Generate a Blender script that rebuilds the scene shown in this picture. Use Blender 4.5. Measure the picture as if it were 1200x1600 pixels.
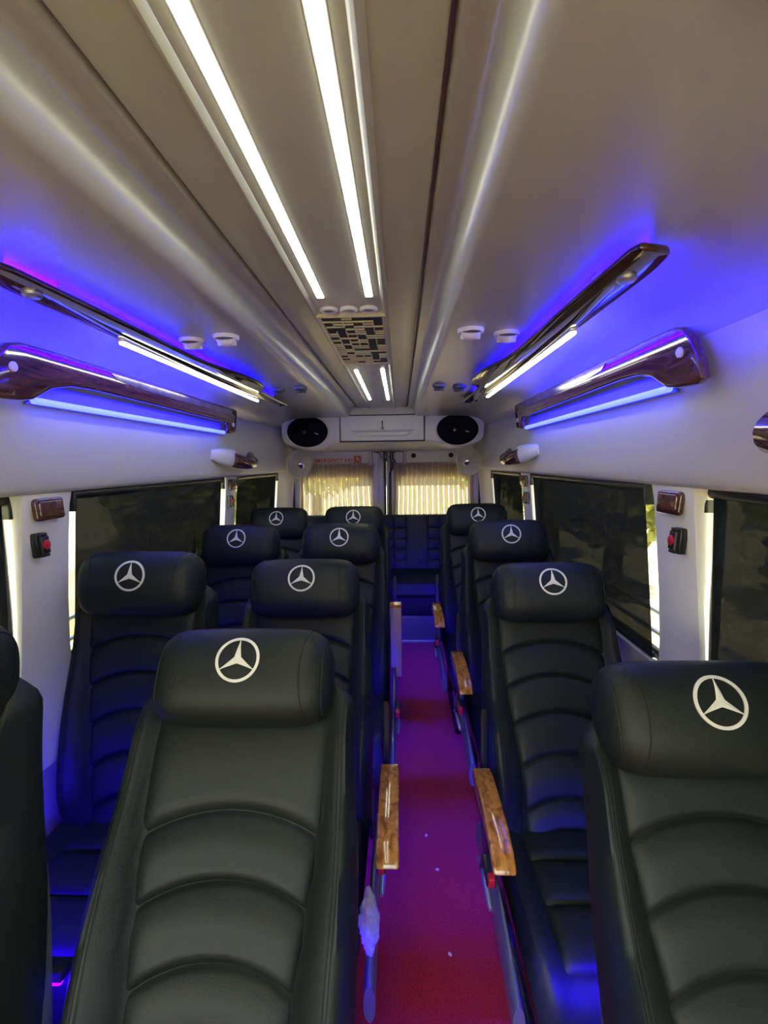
import bpy, bmesh, math, random
from mathutils import Vector, Matrix
R = math.radians
random.seed(7)
for o in list(bpy.data.objects): bpy.data.objects.remove(o)
S = bpy.context.scene
C = S.collection

# ------------------------------------------------------------------ camera
cam_d = bpy.data.cameras.new('camera'); cam = bpy.data.objects.new('camera', cam_d); C.objects.link(cam)
cam_d.sensor_width = 36; cam_d.sensor_fit = 'AUTO'; cam_d.lens = 760 / 1600 * 36
cam_d.clip_start = 0.02; cam_d.clip_end = 200
_v = Vector(((625 - 600) / 760, (722 - 800) / 760, 1)).normalized()      # van axis in camera terms (right, down, forward)
_x = Vector((math.cos(R(.8)), -math.sin(R(.8)), 0)); _x = (_x - _v * _x.dot(_v)).normalized()
_z = _x.cross(_v)
if _z.y > 0: _z = -_z
right = Vector((_x.x, _v.x, _z.x)); down = Vector((_x.y, _v.y, _z.y)); fwd = Vector((_x.z, _v.z, _z.z))
m = Matrix.Identity(4)
for i in range(3):
    m[i][0] = right[i]; m[i][1] = -down[i]; m[i][2] = -fwd[i]
m.translation = (0.13, 0, 1.47)
cam.matrix_world = m
S.camera = cam

# ------------------------------------------------------------------ world, sun, exposure
S.view_settings.view_transform = 'Standard'; S.view_settings.look = 'None'
S.view_settings.exposure = 0.0; S.view_settings.gamma = 1.0; S.view_settings.use_curve_mapping = False
W = bpy.data.worlds.new('world'); S.world = W; W.use_nodes = True
nt = W.node_tree; nt.nodes.clear()
sky = nt.nodes.new('ShaderNodeTexSky'); sky.sky_type = 'NISHITA'; sky.sun_disc = False
sky.sun_elevation = R(42); sky.sun_rotation = R(200); sky.dust_density = 3.0
bg = nt.nodes.new('ShaderNodeBackground'); bg.inputs['Strength'].default_value = 0.85
wo = nt.nodes.new('ShaderNodeOutputWorld')
nt.links.new(sky.outputs[0], bg.inputs[0]); nt.links.new(bg.outputs[0], wo.inputs[0])
sd = bpy.data.lights.new('sun', 'SUN'); sd.energy = 20.0; sd.angle = R(1); sd.color = (1, .93, .72)
sun = bpy.data.objects.new('sun', sd); C.objects.link(sun)
sun.rotation_euler = (R(22), 0, R(20))

LED_WHITE = 18.0
LED_BAR = 18.0
LED_BLUE = 13.0
LED_COVE = 330.0
LED_FOOT = 300.0

# ------------------------------------------------------------------ materials
def mat(name, col, rough=.5, metal=0, coat=0, bump=0, bscale=200, var=0, vscale=8, emis=None, estr=0, spec=.5, sheen=0, coat_rough=.05):
    M = bpy.data.materials.new(name); M.use_nodes = True
    n = M.node_tree; p = n.nodes['Principled BSDF']
    p.inputs['Base Color'].default_value = (*col, 1); p.inputs['Roughness'].default_value = rough
    p.inputs['Metallic'].default_value = metal; p.inputs['Coat Weight'].default_value = coat
    p.inputs['Coat Roughness'].default_value = coat_rough
    p.inputs['Specular IOR Level'].default_value = spec; p.inputs['Sheen Weight'].default_value = sheen
    tc = n.nodes.new('ShaderNodeTexCoord')
    if var:
        nz = n.nodes.new('ShaderNodeTexNoise'); nz.inputs['Scale'].default_value = vscale; nz.inputs['Detail'].default_value = 5
        n.links.new(tc.outputs['Object'], nz.inputs['Vector'])
        rp = n.nodes.new('ShaderNodeValToRGB')
        rp.color_ramp.elements[0].position = .3; rp.color_ramp.elements[1].position = .7
        rp.color_ramp.elements[0].color = (*[c * (1 - var) for c in col], 1)
        rp.color_ramp.elements[1].color = (*[min(1, c * (1 + var)) for c in col], 1)
        n.links.new(nz.outputs['Fac'], rp.inputs[0]); n.links.new(rp.outputs[0], p.inputs['Base Color'])
    if bump:
        nb = n.nodes.new('ShaderNodeTexNoise'); nb.inputs['Scale'].default_value = bscale; nb.inputs['Detail'].default_value = 3
        n.links.new(tc.outputs['Object'], nb.inputs['Vector'])
        b = n.nodes.new('ShaderNodeBump'); b.inputs['Strength'].default_value = bump; b.inputs['Distance'].default_value = .002
        n.links.new(nb.outputs['Fac'], b.inputs['Height']); n.links.new(b.outputs[0], p.inputs['Normal'])
    if emis:
        p.inputs['Emission Color'].default_value = (*emis, 1); p.inputs['Emission Strength'].default_value = estr
    return M

def wood(name, dark, light, scale, rough=.12, stretch=(1, .25, 1), distort=2.5):
    M = mat(name, dark, rough, coat=.8)
    n = M.node_tree; p = n.nodes['Principled BSDF']; tc = n.nodes.new('ShaderNodeTexCoord')
    mp = n.nodes.new('ShaderNodeMapping'); mp.inputs['Scale'].default_value = stretch
    nz = n.nodes.new('ShaderNodeTexNoise'); nz.inputs['Scale'].default_value = scale; nz.inputs['Detail'].default_value = 6; nz.inputs['Distortion'].default_value = distort
    rp = n.nodes.new('ShaderNodeValToRGB'); rp.color_ramp.elements[0].position = .36; rp.color_ramp.elements[1].position = .62
    rp.color_ramp.elements[0].color = (*dark, 1); rp.color_ramp.elements[1].color = (*light, 1)
    n.links.new(tc.outputs['Object'], mp.inputs[0]); n.links.new(mp.outputs[0], nz.inputs['Vector'])
    n.links.new(nz.outputs['Fac'], rp.inputs[0]); n.links.new(rp.outputs[0], p.inputs['Base Color'])
    return M

def seethrough(name, col, clear, rough=.6, translucent=.5, stripes=None):
    """cloth or glass: part open (transparent), the rest diffuse + translucent"""
    M = bpy.data.materials.new(name); M.use_nodes = True
    n = M.node_tree; n.nodes.clear()
    out = n.nodes.new('ShaderNodeOutputMaterial')
    d = n.nodes.new('ShaderNodeBsdfDiffuse'); d.inputs[0].default_value = (*col, 1)
    t = n.nodes.new('ShaderNodeBsdfTranslucent'); t.inputs[0].default_value = (*col, 1)
    m1 = n.nodes.new('ShaderNodeMixShader'); m1.inputs[0].default_value = translucent
    tr = n.nodes.new('ShaderNodeBsdfTransparent')
    m2 = n.nodes.new('ShaderNodeMixShader'); m2.inputs[0].default_value = clear
    n.links.new(d.outputs[0], m1.inputs[1]); n.links.new(t.outputs[0], m1.inputs[2])
    n.links.new(m1.outputs[0], m2.inputs[1]); n.links.new(tr.outputs[0], m2.inputs[2]); n.links.new(m2.outputs[0], out.inputs[0])
    if stripes:                                     # clear stripes imitating slits of light between the pleats
        tc = n.nodes.new('ShaderNodeTexCoord'); sp = n.nodes.new('ShaderNodeSeparateXYZ')
        mu = n.nodes.new('ShaderNodeMath'); mu.operation = 'MULTIPLY'; mu.inputs[1].default_value = stripes
        fr = n.nodes.new('ShaderNodeMath'); fr.operation = 'FRACT'
        rp = n.nodes.new('ShaderNodeValToRGB')
        rp.color_ramp.elements[0].position = .84; rp.color_ramp.elements[0].color = (clear,) * 3 + (1,)
        rp.color_ramp.elements[1].position = .9; rp.color_ramp.elements[1].color = (.85, .85, .85, 1)
        n.links.new(tc.outputs['UV'], sp.inputs[0]); n.links.new(sp.outputs[0], mu.inputs[0]); n.links.new(mu.outputs[0], fr.inputs[0])
        n.links.new(fr.outputs[0], rp.inputs[0]); n.links.new(rp.outputs[0], m2.inputs[0])
    return M

def glass(name, tint, gloss=.08):
    M = bpy.data.materials.new(name); M.use_nodes = True
    n = M.node_tree; n.nodes.clear()
    out = n.nodes.new('ShaderNodeOutputMaterial')
    tr = n.nodes.new('ShaderNodeBsdfTransparent'); tr.inputs[0].default_value = (*tint, 1)
    g = n.nodes.new('ShaderNodeBsdfGlossy'); g.inputs['Roughness'].default_value = .03
    mx = n.nodes.new('ShaderNodeMixShader'); mx.inputs[0].default_value = gloss
    n.links.new(tr.outputs[0], mx.inputs[1]); n.links.new(g.outputs[0], mx.inputs[2]); n.links.new(mx.outputs[0], out.inputs[0])
    return M

BLUE = (.010, .0, 1.0)
MT = dict(
    ceiling=mat('ceiling satin plastic', (.44, .465, .395), .27, bump=.03, bscale=500, coat=.22, coat_rough=.2),
    wall=mat('moulded wall trim', (.62, .63, .55), .38, bump=.05, bscale=400),
    pillar=mat('white pillar paint', (.85, .86, .79), .35),
    door=mat('grey white door paint', (.66, .66, .66), .35),
    leather=mat('black leatherette', (.012, .0175, .0155), .48, bump=.25, bscale=260, var=.12, vscale=5, spec=.33),
    seam=mat('dark seam thread', (.010, .011, .011), .6),
    thread=mat('white embroidery', (.86, .87, .80), .6, bump=.3, bscale=900),
    plastic=mat('black plastic', (.016, .018, .018), .3),
    shell=mat('grey seat shell', (.10, .115, .105), .3, coat=.3),
    metal=mat('dark metal', (.05, .055, .055), .3, metal=.7),
    silver=mat('silver metal', (.55, .56, .62), .35, metal=.8),
    chrome=mat('chrome', (.8, .8, .8), .1, metal=1),
    burl=wood('burl wood', (.26, .09, .015), (.60, .27, .06), 34, .12, (1, .8, 1), 1.2),
    walnut=wood('dark gloss walnut', (.030, .010, .006), (.075, .026, .016), 9, .08, (3, .5, 3)),
    walnut2=wood('brown gloss walnut', (.055, .016, .010), (.12, .042, .026), 9, .1, (3, .5, 3)),
    inlay=mat('mirror inlay', (.30, .28, .24), .12, metal=.8, var=.4, vscale=18),
    carpet=mat('red carpet', (.42, .010, .035), .95, bump=1.0, bscale=420, var=.35, vscale=180, sheen=.2, spec=.1),
    blind=seethrough('black roller blind cloth', (.024, .028, .028), .085, translucent=.3),
    sheer=seethrough('sheer beige curtain', (.50, .40, .29), .10, translucent=.6, stripes=1.0),
    glass=glass('window glass', (.93, .96, .92)),
    red=mat('red plastic', (.55, .015, .02), .3),
    redtext=mat('red lettering', (.60, .06, .03), .5),
    cream=mat('cream plastic', (.66, .64, .50), .4),
    console=mat('white console plastic', (.76, .77, .80), .32),
    speaker=mat('black speaker cloth', (.006, .006, .014), .85, bump=.5, bscale=300, spec=.08),
    gold=mat('gold grille metal', (.62, .58, .38), .3, metal=.15),
    dark=mat('dark void', (.012, .012, .014), .6),
    rubber=mat('black rubber seal', (.012, .012, .012), .6),
    lens=mat('brown lamp lens', (.10, .04, .02), .1, coat=.6, var=.3, vscale=30),
    led=mat('white led diffuser', (.9, .9, .88), .4, emis=(1, 1, .78), estr=LED_WHITE),
    ledbar=mat('white led bar', (.9, .9, .88), .4, emis=(1, 1, .78), estr=LED_BAR),
    recess=mat('recess with blue glow in colour', (.16, .12, .75), .4),  # blue glow of the tube put into the base colour
    ledblue=mat('blue led tube', (.3, .4, .9), .4, emis=(.02, .03, 1.0), estr=LED_BLUE),
    ledcove=mat('blue led strip', (.2, .2, .9), .4, emis=BLUE, estr=LED_COVE),
    ledinner=mat('dim blue led strip', (.2, .2, .9), .4, emis=(.006, .0, 1.0), estr=LED_COVE * .04),
    ledfoot=mat('blue foot light', (.2, .2, .9), .4, emis=(.02, .0, 1.0), estr=LED_FOOT),
    ground=mat('pale paving', (.62, .52, .30), .8, var=.35, vscale=3),
    stone=mat('pale stone wall', (.70, .62, .42), .85, var=.3, vscale=5, bump=.5, bscale=8),
    bark=mat('bark', (.12, .08, .05), .9),
    leaf=mat('leaves', (.40, .42, .12), .6, var=.4, vscale=4),
    bag=seethrough('clear crinkled plastic', (.75, .75, .85), .55, translucent=.3),
    paper=mat('white paper scrap', (.75, .7, .7), .8),
)

# ------------------------------------------------------------------ mesh helpers
def finish(name, bm, m, parent=None, smooth=True, angle=40, loc=None, rot=None):
    me = bpy.data.meshes.new(name)
    bmesh.ops.recalc_face_normals(bm, faces=bm.faces)
    bm.to_mesh(me); bm.free()
    if smooth:
        me.polygons.foreach_set('use_smooth', [True] * len(me.polygons))
        me.set_sharp_from_angle(angle=R(angle))
    me.materials.append(MT[m])
    o = bpy.data.objects.new(name, me); C.objects.link(o)
    if parent: o.parent = parent
    if loc: o.location = loc
    if rot: o.rotation_euler = rot
    return o

def tag(o, label, cat, group=None, kind=None):
    o['label'] = label; o['category'] = cat
    if group: o['group'] = group
    if kind: o['kind'] = kind
    return o
def struct(o, label=None, cat=None):
    o['kind'] = 'structure'
    if label: o['label'] = label
    if cat: o['category'] = cat
    return o
def empty(name, loc, label, cat, group=None):
    o = bpy.data.objects.new(name, None); C.objects.link(o); o.location = loc; o.empty_display_size = .1
    return tag(o, label, cat, group)

def nb(): return bmesh.new()
def box(bm, c, s, bev=0, seg=2, rot=None):
    t = bmesh.new(); bmesh.ops.create_cube(t, size=1)
    bmesh.ops.scale(t, vec=s, verts=t.verts)
    if bev: bmesh.ops.bevel(t, geom=t.edges[:], offset=min(bev, min(s) * .49), segments=seg, profile=.5, affect='EDGES')
    if rot: bmesh.ops.rotate(t, cent=(0, 0, 0), matrix=rot, verts=t.verts)
    bmesh.ops.translate(t, vec=c, verts=t.verts)
    me = bpy.data.meshes.new('t'); t.to_mesh(me); t.free(); bm.from_mesh(me); bpy.data.meshes.remove(me)
    return bm
def tube(bm, pts, r, n=10, closed=False):
    pts = [Vector(p) for p in pts]; rings = []; N = len(pts)
    prev = None
    for i, p in enumerate(pts):
        if closed: t = pts[(i + 1) % N] - pts[i - 1]
        else: t = pts[min(i + 1, N - 1)] - pts[max(i - 1, 0)]
        t.normalize()
        if prev is None:
            a = Vector((0, 0, 1)) if abs(t.z) < .9 else Vector((1, 0, 0))
            u = t.cross(a).normalized()
        else: u = (prev - t * prev.dot(t)).normalized()
        prev = u; w = t.cross(u)
        rr = r[i] if isinstance(r, (list, tuple)) else r
        rings.append([bm.verts.new(p + (u * math.cos(k * 2 * math.pi / n) + w * math.sin(k * 2 * math.pi / n)) * rr) for k in range(n)])
    for i in range(N if closed else N - 1):
        a, b = rings[i], rings[(i + 1) % N]
        for k in range(n): bm.faces.new((a[k], a[(k + 1) % n], b[(k + 1) % n], b[k]))
    if not closed:
        bm.faces.new(rings[0][::-1]); bm.faces.new(rings[-1])
    return bm
def loft(bm, secs, cap=True, closed=True):
    rings = [[bm.verts.new(p) for p in s] for s in secs]; n = len(secs[0])
    for a, b in zip(rings, rings[1:]):
        for k in range(n if closed else n - 1): bm.faces.new((a[k], a[(k + 1) % n], b[(k + 1) % n], b[k]))
    if cap: bm.faces.new(rings[0][::-1]); bm.faces.new(rings[-1])
    return bm
def prism(bm, poly, f, d0, d1, bev=0, seg=2):
    """poly: 2d outline; f(u, v, d) gives the 3d point"""
    t = bmesh.new()
    a = [t.verts.new(f(u, v, d0)) for u, v in poly]; b = [t.verts.new(f(u, v, d1)) for u, v in poly]; n = len(poly)
    for k in range(n): t.faces.new((a[k], a[(k + 1) % n], b[(k + 1) % n], b[k]))
    t.faces.new(a[::-1]); t.faces.new(b)
    if bev:
        es = [e for e in t.edges if (e.verts[0] in a) == (e.verts[1] in a)]
        bmesh.ops.recalc_face_normals(t, faces=t.faces)
        bmesh.ops.bevel(t, geom=es, offset=bev, segments=seg, profile=.5, affect='EDGES')
    me = bpy.data.meshes.new('t'); t.to_mesh(me); t.free(); bm.from_mesh(me); bpy.data.meshes.remove(me)
    return bm
def lathe(bm, prof, c, axis='z', n=24, flat=1.0):
    """prof: list of (r, h); axis direction z / y / x"""
    def P(r, h, a):
        x, y = r * math.cos(a), r * math.sin(a) * flat
        v = {'z': (x, y, h), 'y': (x, h, y), 'x': (h, x, y)}[axis]
        return Vector(v) + Vector(c)
    rings = [[bm.verts.new(P(max(r, 1e-5), h, k * 2 * math.pi / n)) for k in range(n)] for r, h in prof]
    for a, b in zip(rings, rings[1:]):
        for k in range(n): bm.faces.new((a[k], a[(k + 1) % n], b[(k + 1) % n], b[k]))
    bm.faces.new(rings[0][::-1]); bm.faces.new(rings[-1])
    return bm
def rrect(x0, x1, z0, z1, r, n=6):
    p = []
    for cx, cz, a0 in ((x1 - r, z1 - r, 0), (x0 + r, z1 - r, 90), (x0 + r, z0 + r, 180), (x1 - r, z0 + r, 270)):
        for k in range(n + 1):
            a = R(a0 + 90 * k / n); p.append((cx + r * math.cos(a), cz + r * math.sin(a)))
    return p
def framed(bm, outer, inner, r, f, d0, d1):
    """rectangular plate with a rounded window cut through it"""
    inn = rrect(*inner, r); x0, x1, z0, z1 = outer; n = len(inn); q = n // 4
    out = []
    cs = [(x1, z1), (x0, z1), (x0, z0), (x1, z0)]
    for i in range(n):
        k = i // q; j = i % q; ip = inn[i]
        cx, cz = cs[k]
        t = j / (q - 1)
        # spread round the corner: first half on one side, second half on the other
        if k in (0, 2): a, b = (cx, ip[1]), (ip[0], cz)
        else: a, b = (ip[0], cz), (cx, ip[1])
        out.append((cx, cz) if j == q // 2 else (a if t < .5 else b))
    rings = []
    for poly, d in ((out, d0), (inn, d0), (inn, d1), (out, d1)):
        rings.append([bm.verts.new(f(u, v, d)) for u, v in poly])
    for i in range(4):
        a, b = rings[i], rings[(i + 1) % 4]
        for k in range(n): bm.faces.new((a[k], a[(k + 1) % n], b[(k + 1) % n], b[k]))
    return bm
XZ = lambda u, v, d: (u, d, v)
XY = lambda u, v, d: (u, v, d)
YZ = lambda u, v, d: (d, u, v)
def sstep(a, b, x):
    t = max(0, min(1, (x - a) / (b - a))); return t * t * (3 - 2 * t)

# ------------------------------------------------------------------ the van shell
Y0, Y1 = -1.5, 4.50
half = [(0, 1.872), (.030, 1.872), (.086, 1.872), (.089, 1.868), (.094, 1.8655), (.099, 1.868), (.103, 1.874), (.14, 1.876), (.176, 1.874), (.180, 1.878),
        (.181, 1.900), (.187, 1.900), (.188, 1.880), (.191, 1.8745), (.213, 1.8765), (.220, 1.874), (.227, 1.866), (.2295, 1.854), (.232, 1.842), (.236, 1.829), (.242, 1.818), (.250, 1.810),
        (.262, 1.806), (.30, 1.805), (.40, 1.805), (.50, 1.805), (.60, 1.802), (.655, 1.797), (.70, 1.786), (.735, 1.770), (.757, 1.750), (.769, 1.725)]
side = [(.769, 1.725), (.776, 1.69), (.783, 1.64), (.792, 1.55), (.801, 1.47), (.808, 1.43), (.812, 1.412), (.818, 1.402), (.83, 1.398), (.905, 1.398), (.905, 1.43), (.86, 1.70), (.83, 1.80)]
def extr(name, prof, m, ya, yb, closed=False, solid=0):
    bm = nb(); ys = [ya + (yb - ya) * i / 12 for i in range(13)]
    loft(bm, [[(x, y, z) for x, z in prof] for y in ys], cap=closed, closed=closed)
    return finish(name, bm, m, angle=50)
prof = [(-x, z) for x, z in reversed(half)] + half[1:]
top = [(.83, 1.80), (.78, 1.86), (.6, 1.94), (0, 1.97), (-.6, 1.94), (-.78, 1.86), (-.83, 1.80)]
ceil = struct(extr('ceiling', prof + top, 'ceiling', Y0, Y1, closed=True), 'grey moulded van ceiling with a raised centre channel', 'ceiling')
struct(extr('wall_right', side, 'wall', Y0, Y1, closed=True), 'pale trim panel above the right windows', 'wall')
struct(extr('wall_left', [(-x, z) for x, z in side], 'wall', Y0, Y1, closed=True), 'pale trim panel above the left windows', 'wall')
# lower side walls below the windows
for s, nm in ((-1, 'left'), (1, 'right')):
    bm = nb(); prism(bm, [(s * .93, .87), (s * .87, .87), (s * .895, .83), (s * .915, .78), (s * .920, 0), (s * .95, 0)], lambda u, v, d: (u, d, v), Y0, Y1)
    struct(finish('wall_lower_' + nm, bm, 'wall'), 'lower side wall under the %s windows' % nm, 'wall')
bm = nb(); box(bm, (0, (Y0 + Y1) / 2, -.02), (1.90, Y1 - Y0, .04))
struct(finish('floor', bm, 'carpet'), 'red carpeted floor running down the aisle', 'floor')
# windscreen end behind the camera
bm = nb(); framed(bm, (-.9, .9, 0, 1.95), (-.76, .76, .95, 1.72), .1, XZ, Y0 - .05, Y0)
struct(finish('wall_front', bm, 'wall'), 'front end of the van around the windscreen', 'wall')
bm = nb(); box(bm, (0, Y0 - .025, 1.33), (1.6, .006, .84))
struct(finish('window_7', bm, 'glass'), 'windscreen glass', 'window')

# window pillars (y0, y1): door post, middle, rear
PIL = {-1: [(1.20, 1.385), (2.665, 2.835), (3.82, 4.44)], 1: [(1.185, 1.375), (2.66, 2.85), (3.79, 4.44)]}
tn = 0
wn = 0
for s, nm in ((-1, 'left'), (1, 'right')):
    for i, (a, b) in enumerate(PIL[s]):
        tn += 1
        bm = nb()
        secs = []
        for z, xi, ex in ((.62, .884, .02), (.80, .876, .02), (.88, .870, .012), (.95, .866, .005), (1.1, .855, 0), (1.25, .842, 0), (1.36, .832, .002), (1.399, .826, .006)):
            ya, yb = a - ex, b + ex; xo = xi + .05
            q = .012
            secs.append([(s * xo, ya, z), (s * (xi + q), ya, z), (s * (xi + .003), ya + q * .3, z), (s * xi, ya + q, z), (s * (xi - .004), (ya + yb) / 2, z), (s * xi, yb - q, z), (s * (xi + .003), yb - q * .3, z), (s * (xi + q), yb, z), (s * xo, yb, z)])
        loft(bm, secs)
        struct(finish('trim_%d' % tn, bm, 'pillar'), 'white %s pillar between the %s windows' % (('front', 'middle', 'rear')[i], nm), 'pillar')
    edges = [Y0 + .02] + [v for ab in PIL[s] for v in ab]
    for i in range(3):
        wn += 1
        a, b = edges[2 * i], edges[2 * i + 1]
        bm = nb(); prism(bm, [(s * .915, .87), (s * .921, .87), (s * .897, 1.41), (s * .891, 1.41)], lambda u, v, d: (u, d, v), a - .03, b + .03)
        wo_ = struct(finish('window_%d' % wn, bm, 'glass'), '%s side window behind the blind, %s of three' % (nm, ('front', 'middle', 'rear')[i]), 'window')
        bm = nb()
        for (ya, yb) in ((a, a + .012), (b - .012, b)): box(bm, (s * .895, (ya + yb) / 2, 1.13), (.02, .012, .54), .004)
        box(bm, (s * .905, (a + b) / 2, .885), (.016, b - a, .025), .004)
        finish('window_frame', bm, 'rubber', wo_)

# roller blinds
BL = {-1: [(.02, 1.180), (1.415, 2.60), (2.865, 3.765)], 1: [(.02, 1.168), (1.430, 2.615), (2.885, 3.74)]}
NM = ('front', 'middle', 'rear')
for s, nm in ((-1, 'left'), (1, 'right')):
    for i, (a, b) in enumerate(BL[s]):
        r = empty('roller_blind', (s * (.868 if i == 0 else .836), (a + b) / 2, .88), 'black roller blind drawn over the %s %s window' % (nm, NM[i]), 'blind', 'roller blinds on the side windows')
        L = b - a
        bm = nb(); secs = []
        nz = 14
        for k in range(nz + 1):
            z = .515 * k / nz
            secs.append([(s * (.0015 * math.sin(z * 9) ), -L / 2 + L * j / 30, z) if False else (s * (.004 * math.sin(j * .55) * (1 - k / nz) + (.022 if i == 0 else .044) * (1 - k / nz)), -L / 2 + L * j / 30, z) for j in range(31)])
        loft(bm, secs, cap=False, closed=False)
        sh = finish('blind_cloth', bm, 'blind', r)
        sm = sh.modifiers.new('thick', 'SOLIDIFY'); sm.thickness = .0012
        bm = nb(); tube(bm, [(s * .008, -L / 2 - .012, .508), (s * .008, L / 2 + .012, .508)], .016, 14); finish('roller', bm, 'plastic', r)
        for e in (-1, 1):
            bm = nb(); box(bm, (s * .006, e * (L / 2 + .018), .488), (.036, .008, .06), .003); finish('bracket', bm, 'metal', r)
        bm = nb(); box(bm, (s * (.024 if i == 0 else .046), 0, .004), (.012, L, .018), .004); finish('bottom_bar', bm, 'plastic', r)

# guard rails outside the windows
for s, nm in ((-1, 'left'), (1, 'right')):
    r = empty('window_guard', (s * .97, 1.5, .87), 'metal guard rails outside the %s windows' % nm, 'rail')
    for z in (.03, .10):
        bm = nb(); tube(bm, [(0, -2.8, z), (0, 2.8, z)], .009, 8); finish('rail', bm, 'silver', r)
    for y in (-2.6, -.21, 1.25, 2.6):
        bm = nb(); tube(bm, [(-s * .045, y, .03), (0, y, .03), (0, y, .10), (-s * .045, y, .10)], .006, 6); finish('bracket', bm, 'silver', r)

# ------------------------------------------------------------------ rear doors
def door(n, x0, x1, wx0, wx1, label):
    bm = nb(); framed(bm, (x0, x1, .30, 1.60), (wx0, wx1, .78, 1.335), .07, XZ, 4.44, 4.50)
    d = struct(finish('door_%d' % n, bm, 'door'), label, 'door')
    bm = nb(); framed(bm, (wx0 - .02, wx1 + .02, .76, 1.355), (wx0 + .004, wx1 - .004, .784, 1.331), .07, XZ, 4.434, 4.446); finish('window_seal', bm, 'pillar', d)
    bm = nb(); box(bm, ((wx0 + wx1) / 2, 4.48, 1.055), (wx1 - wx0 + .02, .005, .57)); finish('window_pane', bm, 'glass', d)
    return d
d1 = door(1, -.84, -.012, -.765, -.135, 'left rear door with a curtained window')
d2 = door(2, .018, .84, .105, .75, 'right rear door with a curtained window')
bm = nb(); prism(bm, [(-.9, .0), (.9, 0), (.9, .30), (-.9, .30)], XZ, 4.44, 4.52)
prism(bm, [(-.9, 1.60), (.9, 1.60), (.9, 1.95), (-.9, 1.95)], XZ, 4.44, 4.52)
for s in (-1, 1): prism(bm, [(s * .84, .30), (s * .93, .30), (s * .93, 1.60), (s * .84, 1.60)], XZ, 4.44, 4.52)
struct(finish('wall_rear', bm, 'door'), 'rear body frame around the two doors', 'wall')
# door edge mouldings and black seals
for x, w, m_, y in ((-.006, .018, 'rubber', 4.43), (.045, .010, 'rubber', 4.425), (-.845, .018, 'rubber', 4.42), (.845, .018, 'rubber', 4.42)):
    tn += 1; bm = nb(); box(bm, (x, y, .95), (w, .02, 1.26), .004)
    struct(finish('trim_%d' % tn, bm, m_), 'black rubber seal strip on the rear door edge', 'seal')
for x, w in ((-.045, .05), (.020, .03)):
    tn += 1; bm = nb(); box(bm, (x, 4.434, .95), (w, .02, 1.26), .006)
    struct(finish('trim_%d' % tn, bm, 'door'), 'upright edge of the rear door frame', 'trim')
# latch hardware above the door gap
r = empty('door_latch', (.0, 4.348, 1.50), 'black latch rod and brackets at the rear door gap', 'latch')
bm = nb(); box(bm, (0, 0, .02), (.035, .03, .085), .004); finish('latch_block', bm, 'plastic', r)
bm = nb(); box(bm, (.02, .0, .062), (.28, .02, .006), .002); finish('top_plate', bm, 'plastic', r)
bm = nb(); tube(bm, [(.066, 0, .06), (.066, 0, -.06), (.060, 0, -.09), (.035, 0, -.13), (.032, 0, -.5)], .006, 8); finish('latch_rod', bm, 'plastic', r)
bm = nb(); box(bm, (.066, -.005, -.02), (.05, .025, .028), .004); finish('rod_clamp', bm, 'plastic', r)
for s in (-1, 1):
    bm = nb(); tube(bm, [(s * .09, -.005, .06), (s * .085, -.005, .058), (s * .05, -.005, .05), (s * .03, -.005, .0)], .004, 6); finish('cable', bm, 'plastic', r)
    bm = nb(); lathe(bm, [(.012, -.055), (.016, -.05), (.016, .0), (.013, .004), (.013, .045), (.016, .05), (.016, .06)], (s * .15 + .02, 0, 0), n=14); finish('latch_bolt', bm, 'silver', r)
for x, wh in ((.253, 'left'), (.590, 'right')):
    bm = nb(); lathe(bm, [(.022, 0), (.022, -.006), (.014, -.012), (.010, -.012), (.009, -.004)], (x, 4.44, 1.527), axis='y', n=20)
    tag(finish('rubber_stopper', bm, 'rubber'), 'small round black rubber stopper above the right rear curtain, the %s one' % wh, 'stopper', 'rubber stoppers on the right rear door')

# lettering and exit sign
def text(name, body, size, loc, m_, parent=None):
    cu = bpy.data.curves.new(name, 'FONT'); cu.body = body; cu.size = size; cu.extrude = .0006; cu.align_x = 'CENTER'; cu.align_y = 'CENTER'; cu.offset = .0012; cu.space_character = 1.12
    o = bpy.data.objects.new('t', cu); C.objects.link(o)
    dg = bpy.context.evaluated_depsgraph_get(); me = bpy.data.meshes.new_from_object(o.evaluated_get(dg))
    bpy.data.objects.remove(o)
    me.name = name; me.materials.clear(); me.materials.append(MT[m_])
    b = bpy.data.objects.new(name, me); C.objects.link(b); b.location = loc; b.rotation_euler = (R(90), 0, 0)
    if parent: b.parent = parent
    return b
tx = text('emergency_exit_lettering', 'EMERGENCY EXIT', .050, (-.465, 4.438, 1.490), 'redtext')
tx.scale = (.84, 1, 1)
tag(tx, 'red EMERGENCY EXIT lettering on the left rear door', 'lettering')
r = empty('exit_sign', (-.255, 4.436, 1.50), 'small red and cream running figure exit sign', 'sign')
bm = nb(); box(bm, (0, 0, 0), (.082, .003, .082), .001); finish('plate', bm, 'cream', r)
bm = nb()
box(bm, (0, -.003, 0), (.064, .002, .064))
finish('field', bm, 'redtext', r)
bm = nb()
def limb(a, b, w=.006): 
    a, b = Vector((a[0], -.005, a[1])), Vector((b[0], -.005, b[1])); d = (b - a); ang = math.atan2(d.z, d.x)
    box(bm, (a + b) / 2, (d.length + w * .6, .0015, w), rot=Matrix.Rotation(-ang, 3, 'Y'))
lathe(bm, [(.006, -.0058), (.006, -.0042)], (-.004, 0, .021), axis='y', n=12)
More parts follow.
